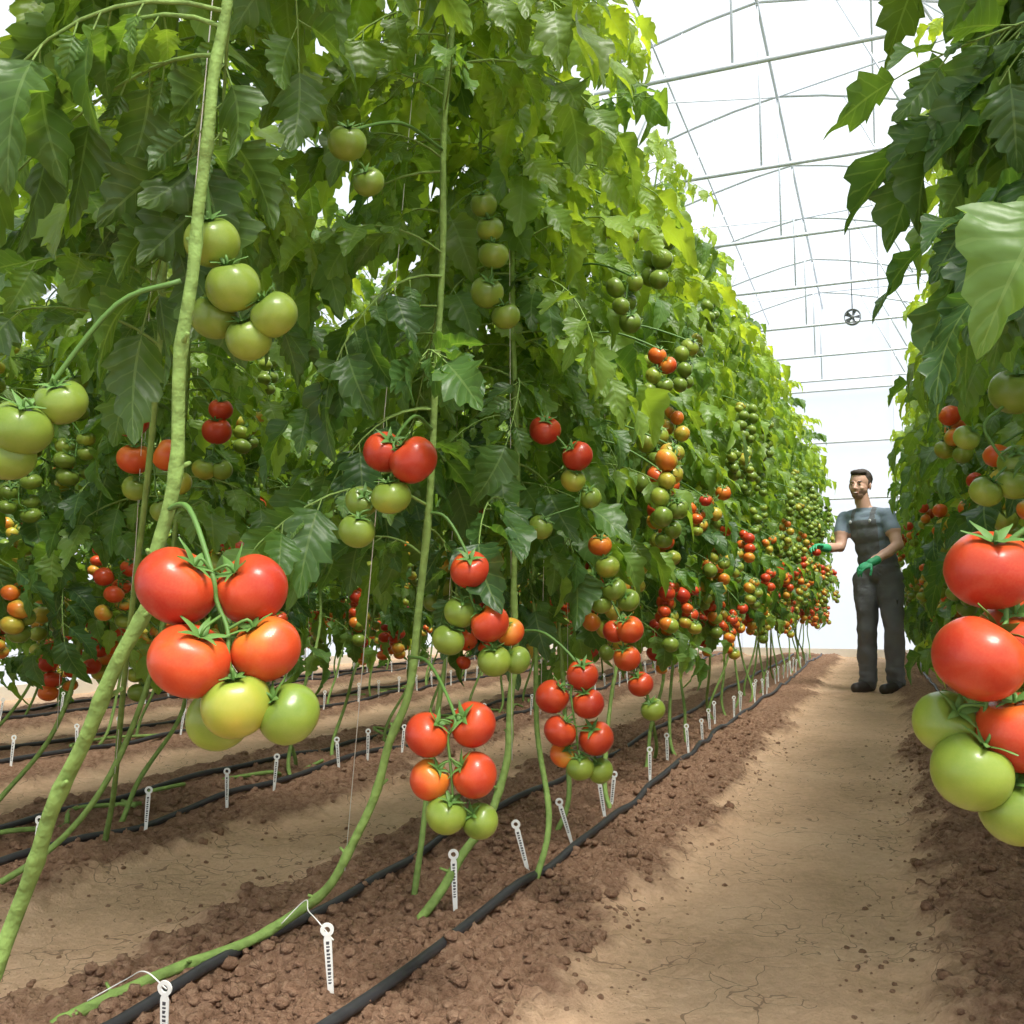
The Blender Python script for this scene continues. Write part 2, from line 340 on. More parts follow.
# ------------------------------------------------------------------ leaf templates
def leaflet(seed,nt=15,L=.112):
    g=np.random.default_rng(seed); t=np.linspace(0,1,nt+1); sc=np.array([-1,-.55,0,.55,1])
    W=L*g.uniform(.26,.38)
    w=W*np.power(np.clip(np.sin(np.pi*np.power(np.clip(t,0,1),.70)),0,1),.85)
    w=w*(1-.25*t)+.0008
    pat=np.array([.72,.99,1.12]) if seed%2 else np.array([.82,1.0,1.08])
    tooth=np.array([pat[i%3] for i in range(nt+1)])*g.uniform(.90,1.08,nt+1); tooth[0]=1;tooth[-1]=1
    curl=g.uniform(.1,.8); fold=g.uniform(.05,.65); ph=g.uniform(0,6); side=g.uniform(-.18,.18); tw=g.uniform(-.7,.7)
    P=np.zeros((nt+1,5,3)); A=np.zeros((nt+1,5,3))
    for j,s in enumerate(sc):
        ww=w*(tooth if abs(s)==1 else 1.0)
        fwd=L*.030*(abs(s)**2)*(np.array([[-.6,.4,1.0][i%3] for i in range(nt+1)]))
        P[:,j,0]=s*ww*np.cos(tw*t)+side*L*t*t
        P[:,j,1]=t*L*(1-.15*curl*t)+fwd*np.sin(np.pi*t)
        P[:,j,2]=-curl*L*t*t+fold*abs(s)*w*.8+ .26*w*np.sin(ph+t*9+s*1.5)*abs(s)-.10*w*(abs(s)==.55)+s*ww*np.sin(tw*t)
        A[:,j,0]=s; A[:,j,1]=t
    return P,A
LFH=[leaflet(100+i) for i in range(10)]
LFL=[leaflet(100+i,nt=12) for i in range(10)]
def frame(d,n):
    d=unit(d); n=unit(n-d*np.dot(n,d)); x=np.cross(d,n); return np.stack([x,d,n],1)
def compound(seed,LF):
    g=np.random.default_rng(seed); mb=MB(); L=g.uniform(.26,.34)
    sb=g.uniform(-.15,.15)
    def ra(s): return np.array([sb*L*s*s*1.2, L*(s-.12*s*s), L*(.22*s-.66*s*s)])
    ss=np.linspace(0,1,9); tube(mb,np.array([ra(s) for s in ss]),np.linspace(.0028,.0012,9),STEM,(.5,0,0),ns=5,cap=False)
    def put(s,d,n,sc,pet):
        P,A=LF[g.integers(10)]; base=ra(s); R=frame(d,n); b2=base+unit(d)*pet
        tube(mb,np.array([base,b2]),.0012,STEM,ns=4,cap=False)
        Q=(P.reshape(-1,3)*sc)@R.T+b2
        mb.grid(Q.reshape(P.shape),LEAF,(g.uniform(-.2,.2),0,0),A=A)
    for s,sc in ((.28,.5),(.40,.85),(.53,.42),(.64,1.05),(.76,.4),(.86,.95)):
        tan=unit(ra(s+.02)-ra(s-.02))
        for sd in (-1,1):
            if sc<.55 and g.random()<.3: continue
            s2=min(.95,s+g.uniform(-.03,.03))
            d=np.array([sd,0,0])*g.uniform(.6,1)+tan*g.uniform(.3,.8)+np.array([0,0,-1])*g.uniform(.1,1.5)
            n=np.array([0,0,1.])+np.array([sd,0,0])*g.uniform(-.2,.8)+tan*g.uniform(-.2,.7)
            put(s2,d,n,sc*g.uniform(.7,1.2),.012+.012*sc)
    tan=unit(ra(1)-ra(.95)); put(1.,tan+np.array([g.uniform(-.2,.2),0,-.3]),np.array([0,.5,1.]),g.uniform(1.05,1.35),.012)
    return mb.arrays()
CPH=[compound(200+i,LFH) for i in range(14)]
CPL=[compound(200+i,LFL) for i in range(14)]
# ------------------------------------------------------------------ tomatoes
def tomato_T(nu,nv):
    mb=MB(); ph=np.linspace(.02,np.pi-.02,nv); th=np.arange(nu)*2*np.pi/nu
    p,t=np.meshgrid(ph,th,indexing='ij')
    r=np.sin(p)**.95*(1+.035*np.cos(5*t+.4)*np.exp(-((p-.7)/.6)**2)+.010*np.cos(3*t))
    z=.89*np.cos(p)-.24*np.exp(-(p/.36)**2)+.03*np.exp(-((np.pi-p)/.3)**2)
    P=np.stack([r*np.cos(t),r*np.sin(t),z],-1); A=np.zeros_like(P); A[...,1]=p/np.pi
    mb.grid(P,TOM,(0,0,0),close=True,A=A); return mb.arrays()
TT_hi=tomato_T(30,22); TT_lo=tomato_T(12,9)
mb=MB(); mb.inst(TT_hi,(np.eye(3)*.034)[None],(RW+unit(RW-RE+A_([-.04,0,.03]))*.085+A_([0.01,-.015,-.048]))[None],A_([[.97,0,0]])); link('held_tomato',mb.mesh('held_tomato',PM),parent=man)
def calyx_T():
    mb=MB()
    for k in range(5):
        a=k*2*np.pi/5+random.uniform(-.15,.15); Ls=random.uniform(.62,.85); G=np.zeros((6,3,3)); w=[.10,.13,.11,.08,.045,.006]
        lift=random.uniform(.2,1.6)
        for i in range(6):
            s=i/5; rr=.05+Ls*s; z=.72+.16*np.sin(min(1,s*1.6)*1.6)+ .10*s*s*lift
            for j in (-1,0,1):
                G[i,j+1]=[rr*np.cos(a)-j*w[i]*np.sin(a), rr*np.sin(a)+j*w[i]*np.cos(a), z-.03*abs(j)+.02]
        mb.grid(G,CAL)
    return mb.arrays()
CT=[calyx_T() for _ in range(3)]
def axisframe(d,roll):
    d=unit(d); a=np.array([1.,0,0]) if abs(d[0])<.8 else np.array([0,1.,0]); x=unit(np.cross(a,d)); y=np.cross(d,x)
    return np.stack([x,y,d],1)@rotz(roll)
def cluster(mb,anchor,items,yaw,attach=None,hi=True,g=RNG):
    """items: (right_cm, up_cm, back_cm, radius_cm, ripeness)"""
    Rt=np.array([np.cos(yaw),np.sin(yaw),0]); Bk=np.array([-np.sin(yaw),np.cos(yaw),0]); Up=np.array([0,0,1.])
    it=np.array(items,float); C=anchor+ (it[:,0:1]*Rt+it[:,1:2]*Up+it[:,2:3]*Bk)/100; r=it[:,3]/100
    top=C[:,2].max(); bot=C[:,2].min()
    rp=[]
    for s in np.linspace(0,1,5):
        z=top+.015-s*(top-bot)*.85
        w=np.exp(-((C[:,2]-z)/.04)**2)+1e-4; c=(C*w[:,None]).sum(0)/w.sum()
        rp.append([c[0]-.010*Bk[0],c[1]-.010*Bk[1],z])
    rp=np.array(rp); head=rp[0]
    if attach is not None:
        att=np.array(attach,float); m=(att+head)/2+np.array([0,0,.035]); path=np.vstack([att,m,rp])
    else: path=rp
    pp=catmull(path,5); tube(mb,pp,np.linspace(.0034,.0020,len(pp)),CAL,ns=6)
    rr=catmull(rp,6)
    for i in range(len(C)):
        tgt=rr[np.argmin(np.linalg.norm(rr-(C[i]+np.array([0,0,r[i]*.9])),axis=1))]
        d=unit(tgt-C[i])*.8+np.array([0,0,.45])-Bk*.42+g.normal(0,.14,3)
        R=axisframe(d,g.uniform(0,6))*np.array([1,g.uniform(.94,1.03),g.uniform(.94,1.06)])[None,:]
        mb.inst(TT_hi if hi else TT_lo,(R*r[i])[None],C[i][None],np.array([[it[i,4],g.uniform(0,1),0]]))
        mb.inst(CT[g.integers(3)],(R*r[i])[None],C[i][None])
        tp=C[i]+R[:,2]*r[i]*.70
        tube(mb,catmull([tp,tp+R[:,2]*.012,tgt],3),.0018 if hi else .0015,CAL,ns=5,cap=False)
def rand_items(g,n,rip,size=3.3):
    items=[]; z=0
    for i in range(n):
        s=(-1 if i%2 else 1); rr=size*g.uniform(.78,1.18)
        items.append((s*rr*g.uniform(.8,1.15)+g.uniform(-.8,.8),z,g.uniform(-1.6,1.6)-(1.5 if i%3==0 else 0),rr,float(np.clip(rip-(i/n)*g.uniform(.4,.95)+g.uniform(-.12,.1),.02,1))))
        z-=rr*g.uniform(.75,1.15)
    return items
# ------------------------------------------------------------------ plants
# foliage is pruned back around the open fruit trusses facing the aisle
FRUIT=np.array([[-.659,.825,.684,.15],[-.72,.919,1.10,.15],[-.926,.802,.924,.15],[-.672,1.437,.452,.15],[-.771,1.404,.93,.15],[-.717,1.664,.70,.15],[-.766,1.242,1.446,.13],
 [-.643,2.04,.478,.15],[-.75,1.786,1.53,.19],[-.75,1.786,1.38,.19],[-.69,2.066,1.05,.18],[-.68,2.42,.812,.15],[-.645,2.57,.571,.15],[-1.596,1.712,1.066,.21],[-1.558,1.933,1.148,.19],[.0786,1.042,.647,.15],[.18,1.56,.95,.15]])
EYE=np.array([0,0,.75])
def pruned(p,aa,sc):
    m=p+np.array([np.cos(aa)*.2*sc,np.sin(aa)*.2*sc,-.06*sc])
    for q in FRUIT:
        f=q[:3]; ab=EYE-f; t=np.clip((m-f).dot(ab)/ab.dot(ab),0.0,.75)
        if np.linalg.norm(m-(f+ab*t))<q[3]: return True
    return False
def stem_at(pp,z):
    i=int(np.argmin(np.abs(pp[:,2]-z)-.0001*np.arange(len(pp)))); return pp[i]
def build_plant(mb,g,stem,z0,z1,nleaf,r0=.011,az=None,lsc=(.8,1.2),string=True,azw=None,prune=True,hero=False,dark=0.):
    pp=catmull(stem,12 if hero else 8); n=len(pp)
    k=np.arange(n); am=.003 if hero else .005
    pp[:,0]+=am*np.sin(k*.55+g.uniform(0,6)); pp[:,1]+=am*np.sin(k*.43+g.uniform(0,6))
    node=1+.18*np.exp(-((k%7-3)/.8)**2)*(1 if hero else .5)
    tube(mb,pp,np.linspace(r0,r0*.45,n)*node,STEM,(.3,0,0),ns=12 if hero else 8)
    if hero:
        for i in range(3,n,7):
            if pp[i][2]<z0+.1:
                a=g.uniform(0,6); d=np.array([np.cos(a),np.sin(a),.5])*g.uniform(.016,.03)
                tube(mb,np.array([pp[i],pp[i]+d*.6,pp[i]+d]),[r0*.45,r0*.30,r0*.25],STEM,ns=7)
    if string:
        b=pp[n//3]; tube(mb,np.array([b+[.012,0,0],pp[-1]+[.012,0,.15]]),.0009,STR,ns=4)
    R=[];T=[];C=[];V=[]
    a=g.uniform(0,6)
    for i in range(nleaf):
        f=i/nleaf; z=z0+(z1-z0)*f**.95; p=stem_at(pp,z)+np.array([0,0,g.uniform(-.03,.03)])
        a+=2.4+g.uniform(-.5,.5)
        aa=a if az is None else az+g.normal(0,azw or .9)
        sc=g.uniform(*lsc)*(1.0 if f<.8 else 1.0-(f-.8)*2.0)
        if prune and pruned(p,aa,sc): continue
        Rm=rotz(aa-np.pi/2)@rotx(g.uniform(-.4,.6))@roty(g.uniform(-.5,.5))*sc
        yel=g.random()<.02
        R.append(Rm);T.append(p);C.append([np.clip(g.uniform(.0,.85)+.2*f-dark,0,1),np.clip((z-1.1)/1.7,0,1)*g.uniform(.1,1.0)*(1-dark*2)+(0.8 if (yel and not prune) else 0),0]);V.append(g.integers(14))  # tint rises with height: backlit look of the top leaves put into colour
    R=np.array(R);T=np.array(T);C=np.array(C);V=np.array(V)
    CP=CPH if prune else CPL
    for k in range(len(CP)):
        m=V==k
        if m.any(): mb.inst(CP[k],R[m],T[m],C[m])
    return pp
def row_variant(seed,nleaf=80,z0=.82,ncl=(8,12),rmax=.36):
    g=np.random.default_rng(seed); mb=MB()
    lean=g.uniform(.2,.5); j=lambda s:g.uniform(-s,s)
    stem=[(j(.05),-lean,.0),(j(.05),-lean*.75,.16),(j(.06),-lean*.35+j(.05),.42),(j(.06),j(.04),.8),(j(.05),j(.05),1.4),(j(.05),j(.05),2.1),(j(.05),j(.05),2.75)]
    pp=build_plant(mb,g,stem,z0+j(.1),2.8,nleaf,r0=.0085,prune=False,lsc=(.65,1.15))
    zz=[.60,.70,.84,.98,1.55,1.32,1.14,.76,1.75,1.45,2.0,1.2]
    n=g.integers(*ncl)
    for k in range(n):
        z=zz[k]+j(.08); p=stem_at(pp,z+.15)
        a=(0 if g.random()<.58 else np.pi)+j(.7); rad=g.uniform(.14,.24) if z<.8 else g.uniform(.22,rmax)
        anc=np.array([p[0]+rad*np.cos(a),p[1]+rad*np.sin(a)+j(.1),z+.05])
        rip=np.clip(1.2-(z-.4)*.80+j(.45),.12,1.15)
        cluster(mb,anc,rand_items(g,g.integers(5,9),rip,2.9),a+np.pi/2,attach=p,hi=False,g=g)
    return mb.mesh('tomato_plant_mesh',PM)
VAR=[row_variant(300+i) for i in range(8)]
VARR=[row_variant(400+i,nleaf=92,z0=.52,ncl=(4,7),rmax=.30) for i in range(3)]
ROWS=[-4.9,-3.6,-2.3,-1.0,.5,1.9]
g=np.random.default_rng(5)
for rx in ROWS:
    y={-1.0:2.6,-2.3:1.2,.5:1.55}.get(rx,1.0)
    if rx==1.9: y=1.8
    while y<13.2:
        V=VARR if rx in (.5,-4.9,1.9) else (VAR+VARR if rx==-3.6 else VAR)
        link('tomato_plant',V[g.integers(len(V))],(rx+g.uniform(-.04,.04)+(.04 if rx==-1. else .02 if rx==.5 else 0),y,.0),(0 if rx!=.5 else np.pi)+(0 if g.random()<.75 else np.pi)+g.uniform(-.3,.3),scale=(1,1,g.uniform(.94,1.05) if rx>-2 else g.uniform(.86,.98)))
        y+=g.uniform(.36,.46) if rx>-2 else g.uniform(.40,.52)
YW=math.radians(21.4)
# --- hero plant near left
g=np.random.default_rng(21); mb=MB()
stem=[(-1.09,.80,-.02),(-1.0,.89,.329),(-.914,.873,.503),(-.816,.871,.68),(-.774,.874,.807),(-.744,.862,1.037),(-.716,.852,1.233),(-.6875,.844,1.417),(-.66,.84,1.7),(-.65,.87,2.3),(-.66,.9,2.8)]
pp=build_plant(mb,g,stem,1.04,2.7,66,r0=.0102,az=2.3,azw=1.0,hero=True,dark=.12)
cluster(mb,A_([-.659,.825,.684]),[(-4.2,5.6,0,4.4,.99),(3.2,5.3,2,3.9,.97),(-1.9,-2.1,-2,4.2,.93),(5.3,-1,.5,3.7,.86),(2.8,-6.6,-1.5,3.7,.36),(7.9,-7.7,0,3.3,.20),(-.2,-8.6,2.5,3.4,.18)],YW,attach=(-.774,.874,.83),g=g)
cluster(mb,A_([-.72,.919,1.10]),[(-3,6,0,3.4,.18),(0,0,-1,3.3,.2),(4.8,-3.1,0,2.9,.18),(-3,-2.7,2,3,.16),(1.5,-5.8,1,2.8,.16)],YW,attach=(-.73,.857,1.2),g=g)
cluster(mb,A_([-.926,.802,.924]),[(0,0,0,3.6,.14),(3.7,3.5,2,3.0,.14),(-1.8,-3.1,1,3.2,.14)],YW,attach=(-.76,.87,1.1),g=g)
link('tomato_plant',mb.mesh('tomato_plant_mesh',PM))
# --- hero plant centre
g=np.random.default_rng(22); mb=MB()
stem=[(-1.30,1.22,.03),(-1.252,1.372,.055),(-1.14,1.617,.09),(-1.008,1.655,.207),(-.919,1.667,.42),(-.857,1.669,.633),(-.803,1.639,1.118),(-.766,1.599,1.64),(-.76,1.62,2.1),(-.78,1.65,2.75)]
pp=build_plant(mb,g,stem,.80,2.75,88,r0=.0108,hero=True,lsc=(.75,1.15),dark=.08)
cluster(mb,A_([-.672,1.437,.452]),[(-3.8,5.7,0,3.9,1.0),(3.7,7.3,.5,3.8,1.0),(-3.3,-1.6,.3,3.4,.76),(4.1,-.7,-.5,3.8,.94),(-.5,-6.8,-.5,3.5,.2),(4.9,-8.2,.5,3.1,.14)],YW,attach=(-.87,1.667,.62),g=g)
cluster(mb,A_([-.771,1.404,.913]),[(4,4.9,-1,4.2,1.0),(-1.2,6.7,1.5,3.6,1.0),(.3,-1.3,-1,3.4,.18),(-5.4,-6.9,0,3.1,.16),(-5,-1.7,2,2.8,.14)],YW,attach=(-.81,1.64,1.06),g=g)
cluster(mb,A_([-.717,1.664,.692]),[(-1.9,9.5,0,3.9,1.0),(1.9,-.6,-1,3.7,.94),(-3.8,1.5,1,3.2,.2),(2.7,-7.6,-.5,3.3,.18),(7,-7.6,1,2.7,.14),(-6,-3.8,.5,3.2,.14),(5.7,-2.3,2,2.8,.68)],YW,attach=(-.83,1.65,.9),g=g)
cluster(mb,A_([-.766,1.242,1.446]),[(0,0,0,3.0,.14),(3,-5,3,2.5,.14)],YW,attach=(-.77,1.6,1.6),g=g)
link('tomato_plant',mb.mesh('tomato_plant_mesh',PM))
# --- hero plant 3
g=np.random.default_rng(23); mb=MB()
stem=[(-.99,1.868,-.01),(-.896,1.974,.16),(-.828,2.039,.304),(-.813,2.076,.524),(-.80,2.064,.824),(-.82,2.1,1.5),(-.85,2.1,2.1),(-.85,2.1,2.85)]
pp=build_plant(mb,g,stem,.86,2.8,90,r0=.0105,hero=True,lsc=(.75,1.15))
cluster(mb,A_([-.643,2.04,.478]),[(-5.7,4,0,3.9,.99),(1.1,8.8,0,3.6,1.0),(-4,-3.3,-1,3.7,.97),(2.2,2.6,-1.2,3.6,1.0),(4,-5,0,3.9,.94),(.4,-11.3,0,3.2,.18),(4.9,-12.2,1,2.9,.14),(-3.3,-8.8,1.5,3,.68)],YW,attach=(-.81,2.07,.66),g=g)
cluster(mb,A_([-.75,1.786,1.464]),[(-1.3,9.9,0,2.9,.14),(0,4.6,0,2.9,.16),(.8,-1.5,-1,3.2,.18),(-.6,-9.2,0,3.5,.18),(3.4,-14.3,0,3,.16)],YW,attach=(-.82,2.09,1.6),g=g)
cluster(mb,A_([-.69,2.066,1.078]),[(-3.5,4.6,0,3.7,1.0),(3.9,-1.6,-1,3.6,1.0),(3,-7,0,3.1,.35),(-4.6,-18,0,2.9,.15),(7,-11,1,2.7,.15)],YW,attach=(-.81,2.08,1.25),g=g)
cluster(mb,A_([-.68,2.42,.812]),[(-1.8,6.6,0,3.2,.68),(0,.8,-1,3.3,.3),(-4.5,-2.6,0,3,.18),(1.6,-5,-1,3.3,.16),(5.5,-7.9,0,3.1,.14),(-1.8,-8.7,0,3,.14)],YW,attach=(-.8,2.2,1.0),g=g)
cluster(mb,A_([-.645,2.57,.571]),[(-1.4,8.2,0,3.9,.88),(-2.2,.5,0,3.8,.80),(1.4,-6.6,0,3.6,.92),(4.7,-13.4,0,3.4,.2),(-5.5,7.7,2,3.2,.97)],YW,attach=(-.85,2.6,.9),g=g)
cluster(mb,A_([-.60,2.75,1.02]),[(-1.8,8,0,3.1,.8),(1.8,5,0,3.2,.75),(-2,1,0,3,.2),(2,-2,-1,3.2,.15),(-1,-5,0,3.1,.15),(2.4,-8,0,2.9,.14),(0,-11,0,2.7,.12)],YW,attach=(-.85,2.6,1.2),g=g)
cluster(mb,A_([-.60,2.7,1.42]),[(0,3,0,2.8,.75),(3,0,0,2.7,.8),(-1,-3,0,2.6,.3),(2,-6,0,2.6,.15)],YW,attach=(-.85,2.6,1.5),g=g)
cluster(mb,A_([-.60,2.3,1.70]),[(0,3,0,2.9,.14),(-2,-2,0,2.6,.14),(2,-4,0,2.6,.15)],YW,attach=(-.85,2.2,1.8),g=g)
link('tomato_plant',mb.mesh('tomato_plant_mesh',PM))
# --- plant left mid
g=np.random.default_rng(24); mb=MB()
stem=[(-2.2,1.5,-.01),(-2.0,1.75,.06),(-1.82,1.9,.3),(-1.72,1.95,.7),(-1.68,1.95,1.2),(-1.66,1.95,2.0),(-1.7,1.95,2.7)]
build_plant(mb,g,stem,.95,2.6,64,r0=.009)
cluster(mb,A_([-1.596,1.712,1.066]),[(-2.3,7.9,0,4,1.0),(-1.2,-.9,0,4,.78),(6.5,0,0,3.7,.80),(-.7,-7.7,0,3.1,.25),(5.8,-12.8,0,2.9,.15),(9.3,-6.5,1,2.7,.4)],YW,attach=(-1.69,1.95,1.2),g=g)
cluster(mb,A_([-1.558,1.933,1.148]),[(0,1,0,3.8,.95),(.8,6.5,0,3,.97),(-3,-8.8,0,3,.3),(1.3,-8.8,1,2.8,.15)],YW,attach=(-1.68,1.95,1.3),g=g)
cluster(mb,A_([-1.5,1.9,.86]),[(0,3,0,3,.92),(3,-1,0,2.9,.95),(-1,-4,0,2.8,.3)],YW,attach=(-1.70,1.95,1.0),g=g)
link('tomato_plant',mb.mesh('tomato_plant_mesh',PM))
# --- filler plants of the near part of the row
for sd,(x,y,z0,nl,bx,by) in enumerate([(-1.15,1.28,1.12,70,-.95,.9),(-1.3,.45,1.10,50,-.8,.2),(-1.0,2.3,.88,66,-.05,-.25)]):
    g=np.random.default_rng(40+sd); mb=MB()
    build_plant(mb,g,[(x+bx,y+by,-.01),(x+bx*.8,y+by*.8,.3),(x+bx*.2,y+by*.2,.95),(x,y,1.7),(x,y,2.8)],z0,2.7,nl,r0=.008)
    link('tomato_plant',mb.mesh('tomato_plant_mesh',PM))
# --- hero plant right
g=np.random.default_rng(26); mb=MB()
stem=[(.5,.75,-.01),(.43,.9,.3),(.35,1.1,.8),(.33,1.15,1.6),(.33,1.15,2.8)]
build_plant(mb,g,stem,1.02,2.75,96,r0=.012,az=2.1,azw=.85,hero=True,lsc=(.75,1.10),dark=.15)
cluster(mb,A_([.0786,1.042,.647]),[(2,10.8,0,4.3,.99),(-.5,2.2,-2,4.5,.98),(5.6,4,2,4.2,.96),(4,-4.9,-.5,4.3,.88),(-2,-4.4,2.5,3.2,.2),(-1,-8.6,-.5,3.9,.18),(3.6,-12.2,0,3.7,.14)],YW,attach=(.35,1.08,.86),g=g)
cluster(mb,A_([.18,1.56,.918]),[(.9,11.8,0,3.6,.04),(.9,1,0,2.9,.12),(-.3,-2.2,-1,2.5,.12),(-4,-3.2,0,2.3,.14),(-6,5,1,2.0,.14)],YW,attach=(.36,1.4,1.1),g=g)
link('tomato_plant',mb.mesh('tomato_plant_mesh',PM))
# ------------------------------------------------------------------ ground
TAB=np.random.default_rng(1).random((256,256))
def vn(x,y,f,s=0):
    x=x*f+s*17.3; y=y*f+s*9.1; xi=np.floor(x).astype(int); yi=np.floor(y).astype(int); fx=x-xi; fy=y-yi
    fx=fx*fx*(3-2*fx); fy=fy*fy*(3-2*fy); a=TAB[xi&255,yi&255]; b=TAB[(xi+1)&255,yi&255]; c=TAB[xi&255,(yi+1)&255]; d=TAB[(xi+1)&255,(yi+1)&255]
    return (a*(1-fx)+b*fx)*(1-fy)+(c*(1-fx)+d*fx)*fy
def pmask(x,y):
    m=np.ones_like(x); wob=(vn(x,y,3.,5)-.5)*.12+(vn(x,y,14.,7)-.5)*.10
    for r in ROWS:
        t=np.clip((np.abs(x-r)+wob-.33)/.17,0,1); m=m*(t*t*(3-2*t))
    return m
def height(x,y):
    p=pmask(x,y)
    n=vn(x,y,5,1)*.9+vn(x,y,13,2)*.7+(1-2*np.abs(vn(x,y,27,3)-.5))*.65+(1-2*np.abs(vn(x,y,55,4)-.5))*.55+vn(x,y,90,14)*.3
    edge=p*(1-p)*4
    berm=np.exp(-((x-.22)/.12)**2)*.035*(.5+vn(x,y,7,21))
    return (1-p)*(.002+.029*n)+berm+p*(.014*vn(x,y,4,8)+.009*vn(x,y,16,9)+.005*vn(x,y,55,19))+edge*.018*vn(x,y,24,6), p
def seg(*a):
    out=[]
    for (s,e,n) in a: out.append(np.linspace(s,e,n,endpoint=False))
    return np.concatenate(out+[[a[-1][1]]])
xs=seg((-6.2,-2.8,110),(-2.8,-1.4,150),(-1.4,-.35,175),(-.35,0,45),(0,.6,75),(.6,4.8,70))
ys=seg((-3,1.1,40),(1.1,3,290),(3,6,230),(6,14,190))
X,Y=np.meshgrid(xs,ys,indexing='ij'); H,Pm=height(X,Y)
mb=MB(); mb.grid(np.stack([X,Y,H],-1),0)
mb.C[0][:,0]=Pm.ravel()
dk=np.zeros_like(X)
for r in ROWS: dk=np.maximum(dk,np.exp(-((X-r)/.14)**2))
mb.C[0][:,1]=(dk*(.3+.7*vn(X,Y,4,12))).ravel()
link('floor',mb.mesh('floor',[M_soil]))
def hz(x,y):
    return float(height(np.array([[x]],float),np.array([[y]],float))[0][0,0])
g=np.random.default_rng(9)
def clodT(sd):
    gg=np.random.default_rng(sd); m=MB(); p,t=np.meshgrid(np.linspace(.05,np.pi-.05,5),np.arange(7)*np.pi*2/7,indexing='ij')
    r=1+gg.uniform(-.28,.28,p.shape); P=np.stack([r*np.sin(p)*np.cos(t),r*np.sin(p)*np.sin(t),.7*r*np.cos(p)],-1); m.grid(P,0,close=True); return m.arrays()
mb=MB(); 
for k in range(5):
    T=clodT(k); n=3900; r=g.choice(A_([-1.,-1.,.5,.5,-2.3]),n); o_=g.normal(0,.27,n); o_=np.where(np.abs(o_)>.62,g.uniform(-.4,.4,n),o_); x=r+o_; y=1.1+5.*g.random(n)**1.5
    h,p=height(x[None],y[None]); h=h[0]; s=.0028+.0140*g.random(n)**3.0; a=g.uniform(0,6,n)
    s=s*np.where(p[0]>.7,.45,1)
    R=np.array([rotz(q)*w for q,w in zip(a,s)]); mb.inst(T,R,np.stack([x,y,h+s*.2],1))
link('soil_clods',mb.mesh('soil_clods',[M_soil]))
# ------------------------------------------------------------------ drip hoses
g=np.random.default_rng(3)
for rx in ROWS:
    for dx in (-.17,.17):
        mb=MB(); yy=np.arange(-2.5,13.4,.22); P=[]
        for y in yy:
            x=rx+dx+.016*math.sin(y*1.1+rx*3+dx*9)+g.uniform(-.004,.004); P.append((x,y,max(hz(x,y),hz(x+.03,y),hz(x-.02,y+.05),.03)+.009))
        tube(mb,catmull(P,3),.0105,0,ns=10); link('drip_hose',mb.mesh('drip_hose',[M_hose]))
# ------------------------------------------------------------------ plant labels
def label_mesh():
    mb=MB()
    zs=[0,.02,.09,.125,.132]; ws=[.001,.0045,.0062,.0068,.0050]
    G=[]
    for z,w in zip(zs,ws): G.append([(-w,-.0012,z),(w,-.0012,z),(w,.0012,z),(-w,.0012,z)])
    mb.grid(np.array(G),0,close=True)
    a=np.linspace(0,2*np.pi,21); G=[]
    for t in a:
        c,s=np.cos(t),np.sin(t); G.append([(.0115*c,-.0014,.142+.0115*s),(.0115*c,.0014,.142+.0115*s),(.0055*c,.0014,.142+.0055*s),(.0055*c,-.0014,.142+.0055*s)])
    mb.grid(np.array(G),0,close=True)
    gg=np.random.default_rng(2); z=.05
    while z<.118:
        h=gg.uniform(.002,.006)
        for yy in (-.0015,.0015):
            mb.grid(np.array([[(-.003,yy,z),(.003*gg.uniform(.2,1),yy,z)],[(-.003,yy,z+h),(.003,yy,z+h)]]),1)
        z+=h+.0025
    me=mb.mesh('plant_label',[M_label,M_ink]); me.polygons.foreach_set('use_smooth',np.zeros(len(me.polygons),dtype=bool)); return me
LM=label_mesh(); g=np.random.default_rng(4)
def put_label(x,y,lean=0.,sink=.022):
    o=link('plant_label',LM,(x,y,hz(x,y)-sink)); o.rotation_euler=(g.uniform(-.12,.12),lean if lean else g.uniform(-.1,.1),YW+g.uniform(-.25,.25)); return o
for (x,y,l) in [(-.90,1.46,-.06),(-1.02,1.19,0.05),(-.90,1.96,-.04),(-.86,2.32,-.25),(-.86,2.68,-.3),(-.84,2.95,-.15)]: put_label(x,y,l)
for rx in (-1.,-2.3,-3.6,-4.9):
    y=3.2 if rx==-1. else 1.5
    while y<12:
        put_label(rx+(.11 if rx==-1. else .2)+g.uniform(-.04,.04),y); y+=g.uniform(.26,.42)
mb=MB()
tube(mb,catmull([(-.90,1.46,.150),(-.96,1.50,.165),(-1.03,1.58,.15),(-1.07,1.63,.15),(-1.12,1.62,.10)],6),.0011,0,ns=5)
tube(mb,catmull([(-1.02,1.19,.15),(-1.08,1.21,.16),(-1.2,1.30,.10),(-1.27,1.29,.06)],6),.0011,0,ns=5)
link('tie_twine',mb.mesh('tie_twine',[M_string]))
for k in range(7):
    mb=MB(); y=1.6+k*.9; x=-2.3+g.uniform(-.1,.1)-(1.3 if k%3==2 else 0)
    P=[(x+g.uniform(-.15,.15)*1.2,y+j*.16,.03+.05*abs(math.sin(j*1.7+k))) for j in range(7)]
    tube(mb,catmull(P,6),.0075,0,ns=8); link('fallen_vine_stem',mb.mesh('fallen_vine_stem',[M_stem]))
